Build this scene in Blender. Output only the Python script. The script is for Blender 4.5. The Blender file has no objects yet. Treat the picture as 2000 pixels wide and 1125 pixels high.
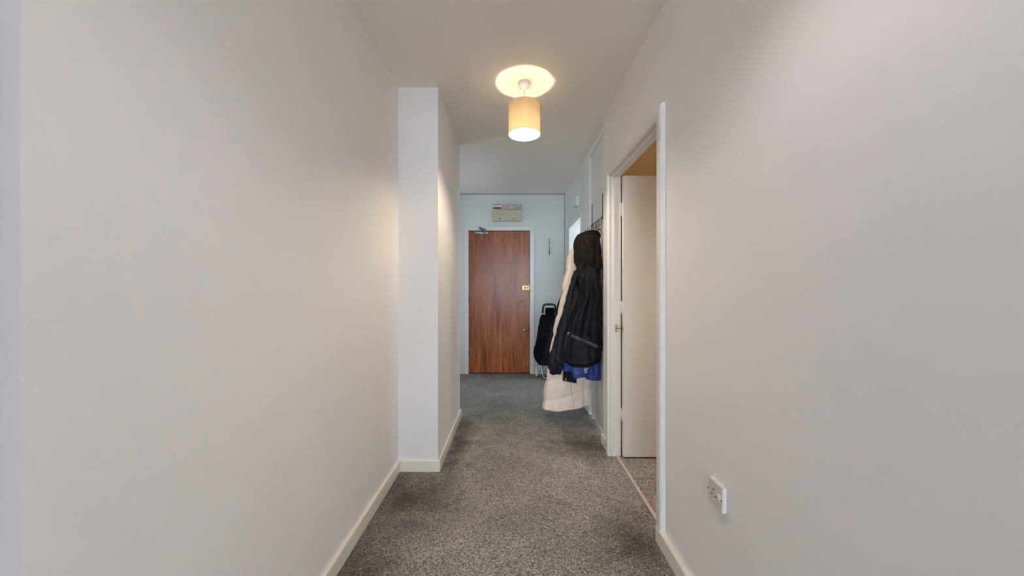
import bpy, bmesh, math, random
from mathutils import Vector, noise as mnoise

# ------------------------------------------------------------------ camera
sc = bpy.context.scene
F = 700.0                      # focal length in pixels of the 2000 x 1125 frame
CAMZ = 1.2
cam_d = bpy.data.cameras.new('camera')
cam_d.sensor_width = 36.0
cam_d.lens = F / 2000.0 * 36.0
cam_d.clip_start = 0.02
cam = bpy.data.objects.new('camera', cam_d)
cam.location = (0, 0, CAMZ)
cam.rotation_euler = (math.pi / 2, 0, 0)
sc.collection.objects.link(cam)
sc.camera = cam

# ------------------------------------------------------------------ world, daylight, exposure
world = bpy.data.worlds.new('world')
sc.world = world
world.use_nodes = True
bg = world.node_tree.nodes['Background']
bg.inputs['Color'].default_value = (0.74, 0.87, 1.0, 1)
bg.inputs['Strength'].default_value = 12.5

sc.view_settings.view_transform = 'Standard'
sc.view_settings.look = 'None'
sc.view_settings.gamma = 1.0
sc.view_settings.exposure = 0.72
sc.view_settings.use_curve_mapping = False
sc.cycles.max_bounces = 16
sc.cycles.diffuse_bounces = 10
sc.cycles.glossy_bounces = 6
sc.cycles.transmission_bounces = 10
sc.cycles.caustics_reflective = False


def portal(name, loc, rot, sx, sy):
    """Marks a window opening for the sky's own light; it gives off nothing itself."""
    l = bpy.data.lights.new(name, 'AREA')
    l.shape = 'RECTANGLE'
    l.size, l.size_y = sx, sy
    l.cycles.is_portal = True
    o = bpy.data.objects.new(name, l)
    o.location = loc
    o.rotation_euler = rot
    sc.collection.objects.link(o)


# room dimensions (metres): x right, y away from the camera, z up
CEIL = 2.515
XL, XR = -0.745, 0.705         # corridor walls
XP = -0.485                    # side of the jutting pier on the left
Y0 = 0.543                     # where the corridor starts
YP0, YP1 = 2.35, 3.32          # pier
YE = 2.77                      # right corridor wall ends, cupboard recess begins
XC = 0.75                      # cupboard door face
XK = 0.742                     # lobby right wall
YB = 5.01                      # wall with the entrance door
DY0, DY1 = 1.707, 2.56         # side doorway opening
KY0, KY1 = 3.84, 4.60          # kitchen doorway opening
RB = -6.0                      # rear wall of the space behind the camera
XSL, XSR = -2.5, 2.5           # its side walls
KX = 2.1                       # kitchen outer wall

portal('portal_rear_window', (-0.1, RB + 0.02, 1.5), (math.pi / 2, 0, 0), 3.4, 1.7)
portal('portal_kitchen_window', (KX - 0.02, 4.325, 1.45), (0, math.pi / 2, 0), 1.1, 0.85)
portal('portal_added_lobby_window', (-1.88, 4.15, 1.3), (0, -math.pi / 2, 0), 0.6, 0.5)  # serves the added lobby window

rnd = random.Random(7)

# ------------------------------------------------------------------ materials


class NT:
    def __init__(self, name):
        self.m = bpy.data.materials.new(name)
        self.m.use_nodes = True
        self.t = self.m.node_tree
        self.b = self.t.nodes['Principled BSDF']
        self.out = self.t.nodes['Material Output']
        self._tc = None

    def n(self, kind, **kw):
        o = self.t.nodes.new(kind)
        for k, v in kw.items():
            setattr(o, k, v)
        return o

    def l(self, a, b):
        self.t.links.new(a, b)

    def pos(self):
        if not self._tc:
            self._tc = self.n('ShaderNodeNewGeometry')
        return self._tc.outputs['Position']

    def mapped(self, scale):
        mp = self.n('ShaderNodeMapping')
        mp.inputs['Scale'].default_value = scale
        self.l(self.pos(), mp.inputs['Vector'])
        return mp.outputs['Vector']

    def noise(self, scale, detail=3, rough=0.5, vec=None):
        o = self.n('ShaderNodeTexNoise')
        o.inputs['Scale'].default_value = scale
        o.inputs['Detail'].default_value = detail
        o.inputs['Roughness'].default_value = rough
        self.l(vec if vec is not None else self.pos(), o.inputs['Vector'])
        return o.outputs['Fac']

    def ramp(self, fac, stops):
        r = self.n('ShaderNodeValToRGB')
        cr = r.color_ramp
        while len(cr.elements) < len(stops):
            cr.elements.new(0.5)
        for e, (p, c) in zip(cr.elements, stops):
            e.position = p
            e.color = (*c, 1)
        self.l(fac, r.inputs['Fac'])
        return r.outputs['Color']

    def bump(self, height, strength, dist):
        b = self.n('ShaderNodeBump')
        b.inputs['Strength'].default_value = strength
        b.inputs['Distance'].default_value = dist
        self.l(height, b.inputs['Height'])
        self.l(b.outputs['Normal'], self.b.inputs['Normal'])

    def math(self, op, a, b=None, clamp=False):
        o = self.n('ShaderNodeMath', operation=op)
        o.use_clamp = clamp
        for i, v in enumerate((a, b)):
            if v is None:
                continue
            if isinstance(v, (int, float)):
                o.inputs[i].default_value = v
            else:
                self.l(v, o.inputs[i])
        return o.outputs[0]

    def mix(self, fac, a, b, mode='MIX'):
        o = self.n('ShaderNodeMix', data_type='RGBA', blend_type=mode)
        for sock, v in ((o.inputs[0], fac), (o.inputs[6], a), (o.inputs[7], b)):
            if isinstance(v, (int, float)):
                sock.default_value = v
            elif isinstance(v, tuple):
                sock.default_value = (*v, 1)
            else:
                self.l(v, sock)
        return o.outputs[2]


def paint(name, col, rough=0.6, var=0.03, scale=3.0, bump=0.05, bscale=180, spec=0.3):
    t = NT(name)
    lo = tuple(max(0, c * (1 - var)) for c in col)
    hi = tuple(min(1, c * (1 + var)) for c in col)
    t.l(t.ramp(t.noise(scale, 4), [(0.3, lo), (0.7, hi)]), t.b.inputs['Base Color'])
    t.b.inputs['Roughness'].default_value = rough
    t.b.inputs['Specular IOR Level'].default_value = spec
    if bump:
        t.bump(t.noise(bscale, 2), bump, 0.002)
    return t.m


def metal(name, col, rough=0.3):
    t = NT(name)
    t.l(t.ramp(t.noise(60, 3), [(0.3, tuple(c * 0.85 for c in col)), (0.7, col)]), t.b.inputs['Base Color'])
    t.b.inputs['Metallic'].default_value = 1
    t.b.inputs['Roughness'].default_value = rough
    return t.m


def cloth(name, lo, hi, rough=0.7, scale=14, sheen=0.0, bump=0.25, bscale=500, spec=0.3):
    t = NT(name)
    t.l(t.ramp(t.noise(scale, 5), [(0.3, lo), (0.72, hi)]), t.b.inputs['Base Color'])
    t.b.inputs['Roughness'].default_value = rough
    t.b.inputs['Sheen Weight'].default_value = sheen
    t.b.inputs['Specular IOR Level'].default_value = spec
    a = t.noise(bscale, 2)
    b = t.noise(45, 3)
    t.bump(t.math('ADD', t.math('MULTIPLY', a, 0.35), b), bump, 0.006)
    return t.m


def carpet_mat():
    t = NT('carpet')
    v = t.n('ShaderNodeTexVoronoi')
    v.inputs['Scale'].default_value = 240
    t.l(t.pos(), v.inputs['Vector'])
    sep = t.n('ShaderNodeSeparateColor')
    t.l(v.outputs['Color'], sep.inputs[0])
    fleck = t.ramp(sep.outputs[0], [(0.0, (0.12, 0.105, 0.094)), (0.3, (0.26, 0.235, 0.212)),
                                    (0.55, (0.42, 0.385, 0.35)), (0.8, (0.58, 0.54, 0.495)), (1.0, (0.80, 0.75, 0.69))])
    # traffic soiling: noise-driven uneven tone in the trodden pile
    soil = t.noise(2.3, 4, 0.6)
    soil = t.ramp(soil, [(0.35, (0.80, 0.80, 0.80)), (0.65, (1.1, 1.1, 1.1))])
    col = t.mix(1.0, fleck, soil, 'MULTIPLY')

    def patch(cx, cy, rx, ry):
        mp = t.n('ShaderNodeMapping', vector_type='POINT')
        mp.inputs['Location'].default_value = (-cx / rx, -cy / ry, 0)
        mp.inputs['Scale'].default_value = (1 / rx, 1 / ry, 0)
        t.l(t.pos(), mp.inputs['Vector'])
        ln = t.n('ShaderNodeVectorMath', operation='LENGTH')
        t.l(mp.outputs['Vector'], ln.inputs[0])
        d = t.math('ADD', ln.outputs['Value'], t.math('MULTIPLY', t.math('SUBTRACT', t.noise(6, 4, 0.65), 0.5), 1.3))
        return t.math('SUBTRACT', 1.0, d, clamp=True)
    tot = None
    for p in ((-0.62, 2.08, 0.40, 0.6), (-0.70, 1.45, 0.30, 0.8), (0.60, 1.68, 0.26, 0.42), (0.56, 2.75, 0.34, 0.3), (-0.42, 2.75, 0.12, 0.7)):  # darker ragged patches by the walls, the pier and the side doorway
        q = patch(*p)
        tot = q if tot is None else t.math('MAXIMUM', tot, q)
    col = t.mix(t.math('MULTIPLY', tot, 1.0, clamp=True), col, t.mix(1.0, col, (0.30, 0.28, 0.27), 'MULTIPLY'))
    lob_shade = t.math('MULTIPLY', patch(0.0, 4.3, 2.0, 1.9), 1.6, clamp=True)  # lobby carpet coloured darker to offset the light falling there
    col = t.mix(lob_shade, col, t.mix(1.0, col, (0.60, 0.63, 0.64), 'MULTIPLY'))
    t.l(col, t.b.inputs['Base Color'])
    t.b.inputs['Roughness'].default_value = 0.95
    t.b.inputs['Specular IOR Level'].default_value = 0.1
    t.b.inputs['Sheen Weight'].default_value = 0.1
    t.bump(t.math('ADD', v.outputs['Distance'], t.noise(240, 2)), 0.8, 0.006)
    return t.m


def wood_mat():
    t = NT('door_wood')
    g = t.noise(1, 5, 0.6, t.mapped((60, 60, 2.6)))
    big = t.noise(1, 4, 0.6, t.mapped((9, 9, 1.4)))
    fine = t.noise(1, 2, 0.5, t.mapped((260, 260, 12)))
    f = t.math('ADD', t.math('MULTIPLY', g, 0.62), t.math('MULTIPLY', big, 0.42))
    f = t.math('ADD', f, t.math('MULTIPLY', fine, 0.42))
    c = t.ramp(f, [(0.50, (0.10, 0.018, 0.007)), (0.64, (0.25, 0.055, 0.018)), (0.78, (0.40, 0.115, 0.034)), (0.95, (0.54, 0.21, 0.065))])
    t.l(c, t.b.inputs['Base Color'])
    t.l(t.ramp(g, [(0.3, (0.20,) * 3), (0.7, (0.34,) * 3)]), t.b.inputs['Roughness'])
    t.b.inputs['Specular IOR Level'].default_value = 0.4
    t.bump(t.math('ADD', g, fine), 0.35, 0.002)
    return t.m


def shade_mat(name, lo, hi, fac):
    t = NT(name)
    wv = t.noise(1, 3, 0.6, t.mapped((180, 180, 900)))
    c = t.ramp(wv, [(0.3, lo), (0.7, hi)])
    d = t.n('ShaderNodeBsdfDiffuse')
    tr = t.n('ShaderNodeBsdfTranslucent')
    mx = t.n('ShaderNodeMixShader')
    mx.inputs[0].default_value = fac
    t.l(c, d.inputs['Color'])
    t.l(c, tr.inputs['Color'])
    t.l(d.outputs[0], mx.inputs[1])
    t.l(tr.outputs[0], mx.inputs[2])
    t.l(mx.outputs[0], t.out.inputs['Surface'])
    return t.m


def emit(name, col, s):
    t = NT(name)
    t.b.inputs['Base Color'].default_value = (1, 1, 1, 1)
    t.b.inputs['Emission Color'].default_value = (*col, 1)
    t.b.inputs['Emission Strength'].default_value = s
    return t.m


def glass_mat():
    t = NT('window_glass')
    tr = t.n('ShaderNodeBsdfTransparent')
    gl = t.n('ShaderNodeBsdfGlossy')
    gl.inputs['Roughness'].default_value = 0.02
    fr = t.n('ShaderNodeFresnel')
    fr.inputs['IOR'].default_value = 1.3
    mx = t.n('ShaderNodeMixShader')
    t.l(fr.outputs[0], mx.inputs[0])
    t.l(tr.outputs[0], mx.inputs[1])
    t.l(gl.outputs[0], mx.inputs[2])
    t.l(mx.outputs[0], t.out.inputs['Surface'])
    return t.m


BULB = 700.0
M = dict(
    wall=paint('wall_paint', (0.83, 0.81, 0.81), 0.7, 0.015, 2.0, 0.06, 140),
    lobby=paint('lobby_paint', (0.74, 0.76, 0.75), 0.6, 0.02, 3.0, 0.05, 140),
    tan=paint('side_room_paint', (0.74, 0.56, 0.32), 0.7, 0.02, 2.0, 0.05, 140),
    ceil=paint('ceiling_paint', (0.86, 0.82, 0.76), 0.75, 0.015, 2.0, 0.05, 90),
    gloss=paint('gloss_white', (0.80, 0.79, 0.76), 0.32, 0.02, 8.0, 0.03, 60, 0.5),
    skirt=paint('skirting_cream', (0.84, 0.80, 0.70), 0.35, 0.02, 8.0, 0.03, 60, 0.5),
    leaf=paint('door_white', (0.75, 0.73, 0.70), 0.5, 0.015, 5.0, 0.04, 90, 0.4),
    plastic=paint('white_plastic', (0.80, 0.78, 0.76), 0.3, 0.01, 10, 0.0, 10, 0.5),
    socket=paint('socket_plastic', (0.66, 0.62, 0.61), 0.35, 0.01, 10, 0.0, 10, 0.5),
    beige=paint('beige_plastic', (0.56, 0.50, 0.36), 0.45, 0.05, 25, 0.02, 60, 0.4),
    grey=paint('grey_plastic', (0.44, 0.43, 0.40), 0.45, 0.05, 25, 0.02, 60, 0.4),
    white=paint('label_white', (0.80, 0.74, 0.74), 0.5, 0.01, 10, 0.0, 10, 0.3),
    red=paint('label_red', (0.16, 0.006, 0.006), 0.5, 0.05, 30, 0.0, 10, 0.3),
    dark=paint('dark_slot', (0.02, 0.02, 0.02), 0.6, 0.1, 10, 0.0, 10, 0.3),
    rubber=paint('black_grip', (0.018, 0.02, 0.022), 0.45, 0.1, 30, 0.05, 200, 0.4),
    threshold=paint('threshold_strip', (0.60, 0.53, 0.45), 0.45, 0.08, 30, 0.05, 100, 0.5),
    brass=metal('brass', (0.72, 0.55, 0.26), 0.42),
    steel=metal('steel', (0.62, 0.63, 0.65), 0.28),
    darksteel=metal('dark_steel', (0.17, 0.16, 0.15), 0.4),
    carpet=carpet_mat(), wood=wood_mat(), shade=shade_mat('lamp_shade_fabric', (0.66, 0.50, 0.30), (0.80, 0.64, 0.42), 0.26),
    lining=shade_mat('lamp_shade_lining', (0.86, 0.82, 0.72), (0.90, 0.86, 0.76), 0.22), glass=glass_mat(),
    bulb=emit('bulb_glow', (1.0, 0.84, 0.62), BULB),
    bulb_side_fill=emit('bulb_glow_side_fill', (1.0, 0.93, 0.85), BULB * 0.95),  # bulb of the added side room lamp
    bulb_fill=emit('bulb_glow_fill', (1.0, 0.95, 0.93), BULB * 0.30),  # bulb of the added fill lamp at the corridor mouth
    black=cloth('black_nylon', (0.003, 0.003, 0.006), (0.007, 0.006, 0.011), 0.5, 10, 0.0, 0.35, 380, 0.15),
    hood=cloth('brown_black_lining', (0.006, 0.0035, 0.003), (0.013, 0.008, 0.006), 0.6, 12, 0.0, 0.35, 380, 0.14),
    brown=cloth('brown_facing', (0.040, 0.024, 0.017), (0.075, 0.050, 0.036), 0.6, 16, 0.0, 0.3, 300, 0.14),
    charcoal=cloth('charcoal_padding', (0.009, 0.010, 0.013), (0.020, 0.020, 0.025), 0.45, 16, 0.0, 0.4, 260, 0.14),
    slate=cloth('slate_sleeve', (0.006, 0.007, 0.012), (0.013, 0.015, 0.025), 0.45, 9, 0.0, 0.4, 260, 0.14),
    band=cloth('grey_hem_band', (0.035, 0.034, 0.038), (0.065, 0.062, 0.066), 0.6, 30, 0.0, 0.3, 400, 0.3),
    blue=cloth('royal_blue_nylon', (0.003, 0.018, 0.15), (0.010, 0.05, 0.30), 0.4, 9, 0.0, 0.35, 260, 0.5),
    navy=cloth('navy_wool', (0.006, 0.007, 0.016), (0.013, 0.013, 0.026), 0.9, 14, 0.0, 0.3, 500, 0.08),
    plum=cloth('plum_black_jersey', (0.010, 0.007, 0.012), (0.018, 0.012, 0.020), 0.85, 14, 0.1, 0.3, 500, 0.2),
    cream=cloth('cream_padding', (0.76, 0.64, 0.54), (0.85, 0.74, 0.64), 0.6, 12, 0.0, 0.25, 200, 0.3),
    seam=cloth('cream_seam', (0.42, 0.34, 0.27), (0.52, 0.43, 0.35), 0.8, 30, 0.0, 0.2, 300, 0.2),
    bag=cloth('black_canvas', (0.005, 0.005, 0.008), (0.010, 0.010, 0.014), 0.85, 20, 0.0, 0.3, 700, 0.06),
    key=metal('key_metal', (0.22, 0.20, 0.17), 0.35),
)

# ------------------------------------------------------------------ mesh helpers
ORG = {}


def finish(name, bm, mat, parent=None, smooth=False, mods=None, origin=None):
    bmesh.ops.recalc_face_normals(bm, faces=bm.faces)
    xs = [v.co for v in bm.verts]
    if origin is None:
        lo = Vector((min(c.x for c in xs), min(c.y for c in xs), min(c.z for c in xs)))
        hi = Vector((max(c.x for c in xs), max(c.y for c in xs), max(c.z for c in xs)))
        origin = Vector(((lo.x + hi.x) / 2, (lo.y + hi.y) / 2, lo.z))
    origin = Vector(origin)
    bmesh.ops.translate(bm, verts=bm.verts, vec=-origin)
    me = bpy.data.meshes.new(name)
    bm.to_mesh(me)
    bm.free()
    me.materials.append(M[mat])
    if smooth:
        me.polygons.foreach_set('use_smooth', [True] * len(me.polygons))
    o = bpy.data.objects.new(name, me)
    sc.collection.objects.link(o)
    ORG[o.name] = origin
    if parent:
        o.parent = parent
        o.location = origin - ORG[parent.name]
    else:
        o.location = origin
    return o


def tag(o, label=None, cat=None, group=None, kind=None):
    for k, v in (('label', label), ('category', cat), ('group', group), ('kind', kind)):
        if v:
            o[k] = v
    return o


def thing(name, loc, label, cat, group=None):
    o = bpy.data.objects.new(name, None)
    o.empty_display_size = 0.05
    o.location = loc
    sc.collection.objects.link(o)
    ORG[o.name] = Vector(loc)
    return tag(o, label, cat, group)


def part(name, loc, parent):
    o = bpy.data.objects.new(name, None)
    o.empty_display_size = 0.03
    sc.collection.objects.link(o)
    o.parent = parent
    ORG[o.name] = Vector(loc)
    o.location = ORG[o.name] - ORG[parent.name]
    return o


def add_box(bm, x0, x1, y0, y1, z0, z1, bevel=0.0, seg=2):
    vs = [bm.verts.new(p) for p in ((x0, y0, z0), (x1, y0, z0), (x1, y1, z0), (x0, y1, z0),
                                    (x0, y0, z1), (x1, y0, z1), (x1, y1, z1), (x0, y1, z1))]
    fs = [bm.faces.new([vs[i] for i in q]) for q in ((3, 2, 1, 0), (4, 5, 6, 7), (0, 1, 5, 4), (1, 2, 6, 5), (2, 3, 7, 6), (3, 0, 4, 7))]
    if bevel:
        es = list({e for f in fs for e in f.edges})
        bmesh.ops.bevel(bm, geom=es, offset=bevel, segments=seg, affect='EDGES', profile=0.6)


def box(name, x0, x1, y0, y1, z0, z1, mat, parent=None, bevel=0.0, seg=2):
    bm = bmesh.new()
    add_box(bm, x0, x1, y0, y1, z0, z1, bevel, seg)
    return finish(name, bm, mat, parent)


def boxes(name, lst, mat, parent=None, bevel=0.0):
    bm = bmesh.new()
    for b in lst:
        add_box(bm, *b, bevel)
    return finish(name, bm, mat, parent)


def add_tube(bm, pts, r, n=10, caps=True, closed=False):
    pts = [Vector(p) for p in pts]
    rs = r if isinstance(r, (list, tuple)) else [r] * len(pts)
    rings = []
    up = None
    for i, p in enumerate(pts):
        if closed:
            d = pts[(i + 1) % len(pts)] - pts[i - 1]
        else:
            d = pts[min(i + 1, len(pts) - 1)] - pts[max(i - 1, 0)]
        d.normalize()
        if up is None:
            up = Vector((0, 0, 1)) if abs(d.z) < 0.9 else Vector((1, 0, 0))
        a = d.cross(up)
        if a.length < 1e-5:
            a = d.orthogonal()
        a.normalize()
        b = a.cross(d).normalized()
        up = b
        rings.append([bm.verts.new(p + (a * math.cos(2 * math.pi * k / n) + b * math.sin(2 * math.pi * k / n)) * rs[i]) for k in range(n)])
    m = len(rings)
    for i in range(m if closed else m - 1):
        A, B = rings[i], rings[(i + 1) % m]
        for k in range(n):
            bm.faces.new((A[k], A[(k + 1) % n], B[(k + 1) % n], B[k]))
    if caps and not closed:
        bm.faces.new(rings[0])
        bm.faces.new(list(reversed(rings[-1])))


def tube(name, pts, r, mat, parent=None, n=10, closed=False):
    bm = bmesh.new()
    add_tube(bm, pts, r, n, True, closed)
    return finish(name, bm, mat, parent, True)


def add_lathe(bm, prof, c, axis='Z', n=32, closed=False):
    """prof: (radius, height) pairs turned about an axis through c."""
    c = Vector(c)

    def P(r, h, a):
        u, v = r * math.cos(a), r * math.sin(a)
        if axis == 'Z':
            return c + Vector((u, v, h))
        if axis == 'Y':
            return c + Vector((u, h, v))
        return c + Vector((h, u, v))
    rings = []
    for r, h in prof:
        if r < 1e-6:
            rings.append([bm.verts.new(P(0, h, 0))])
        else:
            rings.append([bm.verts.new(P(r, h, 2 * math.pi * k / n)) for k in range(n)])
    pairs = list(zip(rings, rings[1:]))
    if closed:
        pairs.append((rings[-1], rings[0]))
    for A, B in pairs:
        for k in range(n):
            a0, a1 = A[k % len(A)], A[(k + 1) % len(A)]
            b0, b1 = B[k % len(B)], B[(k + 1) % len(B)]
            f = []
            for v in (a0, a1, b1, b0):
                if v not in f:
                    f.append(v)
            if len(f) > 2:
                bm.faces.new(f)


def lathe(name, prof, c, mat, parent=None, axis='Z', n=32, closed=False, smooth=True):
    bm = bmesh.new()
    add_lathe(bm, prof, c, axis, n, closed)
    return finish(name, bm, mat, parent, smooth)


def arc(cx, cz, r, a0, a1, n):
    return [(cx + r * math.cos(a0 + (a1 - a0) * i / n), cz + r * math.sin(a0 + (a1 - a0) * i / n)) for i in range(n + 1)]


def spline(pts, n):
    """Catmull-Rom through tuples, n samples."""
    out = []
    m = len(pts) - 1
    for i in range(n):
        t = i / (n - 1) * m
        k = min(int(t), m - 1)
        u = t - k
        p0, p1, p2, p3 = pts[max(k - 1, 0)], pts[k], pts[k + 1], pts[min(k + 2, m)]
        out.append(tuple(0.5 * (2 * b + (c - a) * u + (2 * a - 5 * b + 4 * c - d) * u * u + (3 * b - a - 3 * c + d) * u ** 3)
                         for a, b, c, d in zip(p0, p1, p2, p3)))
    return out


def px(x, Y):
    return (x - 1000.0) * Y / F


def pz(y, Y):
    return CAMZ - (y - 562.5) * Y / F


def structure(o, label, cat):
    return tag(o, label, cat, kind='structure')


# ------------------------------------------------------------------ the shell
T = 0.1
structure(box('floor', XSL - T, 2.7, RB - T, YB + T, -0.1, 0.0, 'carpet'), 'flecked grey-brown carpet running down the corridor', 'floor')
structure(box('ceiling', XSL - T, 2.7, RB - T, YB + T, CEIL, CEIL + 0.1, 'ceil'), 'plain off-white ceiling with the pendant lamp', 'ceiling')

structure(box('wall_left', XL - T, XL, Y0, YP0 + T, 0, CEIL, 'wall'), 'long off-white corridor wall opposite the socket', 'wall')
structure(box('wall_left_front', XSL, XL - T, Y0, Y0 + T, 0, CEIL, 'wall'), 'off-white wall end turning away at the corridor mouth', 'wall')
structure(box('wall_left_pier', XL - T - 0.25, XP, YP0, YP1, 0, CEIL, 'wall'), 'off-white pier jutting into the corridor', 'wall')
structure(box('wall_left_lobby_return', -1.9, XL - T - 0.25, YP1 - T, YP1, 0, CEIL, 'lobby'), 'lobby wall behind the jutting pier', 'wall')
structure(boxes('wall_left_lobby', [(-2.0, -1.9, YP1 - T, 3.9, 0, CEIL), (-2.0, -1.9, 4.4, YB, 0, CEIL), (-2.0, -1.9, 3.9, 4.4, 0, 1.0), (-2.0, -1.9, 3.9, 4.4, 1.6, CEIL)], 'lobby'), 'far left lobby wall beyond the pier', 'wall')

WR = 0.06                       # partition thickness
HEAD = 2.0                      # doorway head height
structure(boxes('wall_right', [(XR, XR + WR, Y0 - 0.12, DY0 - 0.02, 0, CEIL), (XR, XR + WR, DY0 - 0.02, DY1 + 0.02, HEAD + 0.02, CEIL),
                               (XR, XR + WR, DY1 + 0.02, YE, 0, CEIL)], 'wall'), 'long off-white corridor wall with the side doorway and socket', 'wall')
structure(box('wall_right_front', XR + WR, 2.2, Y0 - 0.12, Y0 - 0.02, 0, CEIL, 'wall'), 'wall closing the side room behind the corridor mouth', 'wall')
structure(box('wall_right_side_room', 2.2, 2.3, Y0 - 0.12, YE + 0.02, 0, CEIL, 'tan'), 'tan far wall of the side room', 'wall')
structure(box('wall_right_cupboard_end', XR + WR, 2.2, YE - 0.08, YE + 0.02, 0, CEIL, 'tan'), 'tan wall behind the open white door', 'wall')
structure(boxes('wall_right_lobby', [(XK, XK + 0.08, 3.58, KY0 - 0.02, 0, CEIL), (XK, XK + 0.08, KY0 - 0.02, KY1 + 0.02, 1.98, CEIL),
                                     (XK, XK + 0.08, KY1 + 0.02, YB, 0, CEIL)], 'lobby'), 'pale lobby wall around the bright kitchen doorway', 'wall')
structure(box('wall_kitchen', 0.80, KX + T, 3.50, 3.60, 0, CEIL, 'lobby'), 'kitchen wall beside the cupboard', 'wall')
wy0, wy1, wz0, wz1 = 3.90, 4.75, 0.9, 2.0
structure(boxes('wall_kitchen_window', [(KX, KX + T, 3.6, wy0, 0, CEIL), (KX, KX + T, wy1, YB, 0, CEIL), (KX, KX + T, wy0, wy1, 0, wz0),
                                        (KX, KX + T, wy0, wy1, wz1, CEIL)], 'lobby'), 'kitchen outer wall around its window', 'wall')
FX0, FX1 = px(916, YB), px(1034.5, YB)          # entrance door leaf
structure(boxes('wall_back', [(-2.0, FX0 - 0.03, YB, YB + T, 0, CEIL), (FX0 - 0.03, FX1 + 0.03, YB, YB + T, 2.03, CEIL), (FX1 + 0.03, KX + T, YB, YB + T, 0, CEIL)], 'lobby'),
          'pale end wall around the wooden entrance door', 'wall')
box('entry_backing', FX0 - 0.03, FX1 + 0.03, YB + 0.07, YB + T, 0, 2.03, 'dark', bpy.data.objects['wall_back'])

# space behind the camera with the big window
wx0, wx1, vz0, vz1 = -1.8, 1.6, 0.65, 2.35
structure(boxes('wall_rear', [(XSL, wx0, RB - T, RB, 0, CEIL), (wx1, XSR, RB - T, RB, 0, CEIL), (wx0, wx1, RB - T, RB, 0, vz0), (wx0, wx1, RB - T, RB, vz1, CEIL)], 'wall'),
          'wall behind the camera around the big window', 'wall')
structure(boxes('wall_rear_added_blocker', [(XSL, -0.55, -0.9, -0.8, 0, CEIL), (0.85, XSR, -0.9, -0.8, 0, CEIL), (-0.55, 0.85, -0.9, -0.8, 2.3, CEIL)], 'wall'),
          'added unseen partition behind the camera, its wide opening limiting the window light', 'wall')  # added out of view to keep window light off the left wall end
structure(box('wall_rear_left', XSL - T, XSL, RB - T, Y0 + T, 0, CEIL, 'wall'), 'left wall of the space behind the corridor mouth', 'wall')
structure(box('wall_rear_right', XSR, XSR + T, RB - T, Y0 - 0.12, 0, CEIL, 'wall'), 'right wall of the space behind the corridor mouth', 'wall')


def window(name, horizontal, a0, a1, z0, z1, p0, p1, label):
    """horizontal: runs along x (True) or along y; p0..p1 is the wall's thickness."""
    def B(u0, u1, w0, w1, s0, s1):
        return (u0, u1, w0, w1, s0, s1) if horizontal else (w0, w1, u0, u1, s0, s1)
    f = 0.05
    q0, q1 = p0 + 0.02, p0 + 0.07
    mid = (a0 + a1) / 2
    o = boxes(name, [B(a0, a1, q0, q1, z0, z0 + f), B(a0, a1, q0, q1, z1 - f, z1), B(a0, a0 + f, q0, q1, z0 + f, z1 - f),
                     B(a1 - f, a1, q0, q1, z0 + f, z1 - f), B(mid - 0.03, mid + 0.03, q0, q1, z0 + f, z1 - f)], 'gloss')
    structure(o, label, 'window')
    for s0, s1 in ((a0 + f, mid - 0.03), (mid + 0.03, a1 - f)):
        box('pane', *B(s0, s1, p0 + 0.04, p0 + 0.046, z0 + f, z1 - f), 'glass', o)
    box('window_sill', *B(a0 - 0.02, a1 + 0.02, min(p0, p1) - (0.05 if not horizontal else 0), max(p0, p1) + (0.05 if horizontal else 0), z0 - 0.025, z0), 'gloss', o)
    return o


window('window_1', True, wx0, wx1, vz0, vz1, RB - T, RB, 'wide white window behind the camera')
window('window_3_added', False, 3.9, 4.4, 1.0, 1.6, -2.0, -1.9, 'added unseen lobby window beyond the pier, letting in fill light')  # added out of view to bring more daylight into the lobby
window('window_2', False, wy0, wy1, wz0, wz1, KX, KX + T, 'white kitchen window through the lobby doorway')

# skirting boards
BH, BT = 0.075, 0.016


def skirt(name, lst, label):
    bm = bmesh.new()
    for b in lst:
        add_box(bm, *b, 0.005, 2)
    structure(finish(name, bm, 'skirt'), label, 'skirting')


skirt('baseboard_left', [(XL - 0.002, XL + BT, Y0 - 0.01, YP0 - BT, 0, BH)], 'cream skirting board along the long left wall')
skirt('baseboard_left_front', [(XSL, XL + BT, Y0 - BT, Y0, 0, BH)], 'cream skirting board on the corridor mouth wall')
skirt('baseboard_left_pier', [(XL, XP + BT, YP0 - BT, YP0, 0, BH), (XP, XP + BT, YP0, YP1 + BT, 0, BH)], 'cream skirting board wrapping the jutting pier')
skirt('baseboard_right', [(XR - 0.025, XR, Y0 - 0.12, DY0 - 0.003, 0, BH)], 'cream skirting board below the socket')
skirt('baseboard_right_stub', [(XR - BT, XR, DY1 + 0.066, YE + BT, 0, BH)], 'short cream skirting stub between doorway and coats')
skirt('baseboard_back_left', [(-1.9, FX0 - 0.085, YB - BT, YB, 0, BH)], 'pale skirting left of the entrance door')
skirt('baseboard_back_right', [(FX1 + 0.075, XK, YB - BT, YB, 0, BH)], 'pale skirting behind the shopping trolley')
skirt('baseboard_right_lobby', [(XK - BT, XK, KY1 + 0.07, YB - BT, 0, BH), (XK - BT, XK, 3.585, KY0 - 0.07, 0, BH)], 'pale skirting beside the kitchen doorway')

# thin joint strip at the top and corner of the lobby end wall
structure(boxes('trim_1', [(-1.9, XK, YB - 0.008, YB, CEIL - 0.014, CEIL - 0.002), (XK - 0.012, XK, YB - 0.008, YB, 0.08, CEIL - 0.014)], 'grey', None, 0.0),
          'thin grey joint strip framing the end wall', 'trim')

# ------------------------------------------------------------------ side doorway, right
AF = 0.683                      # face of the architrave
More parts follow.
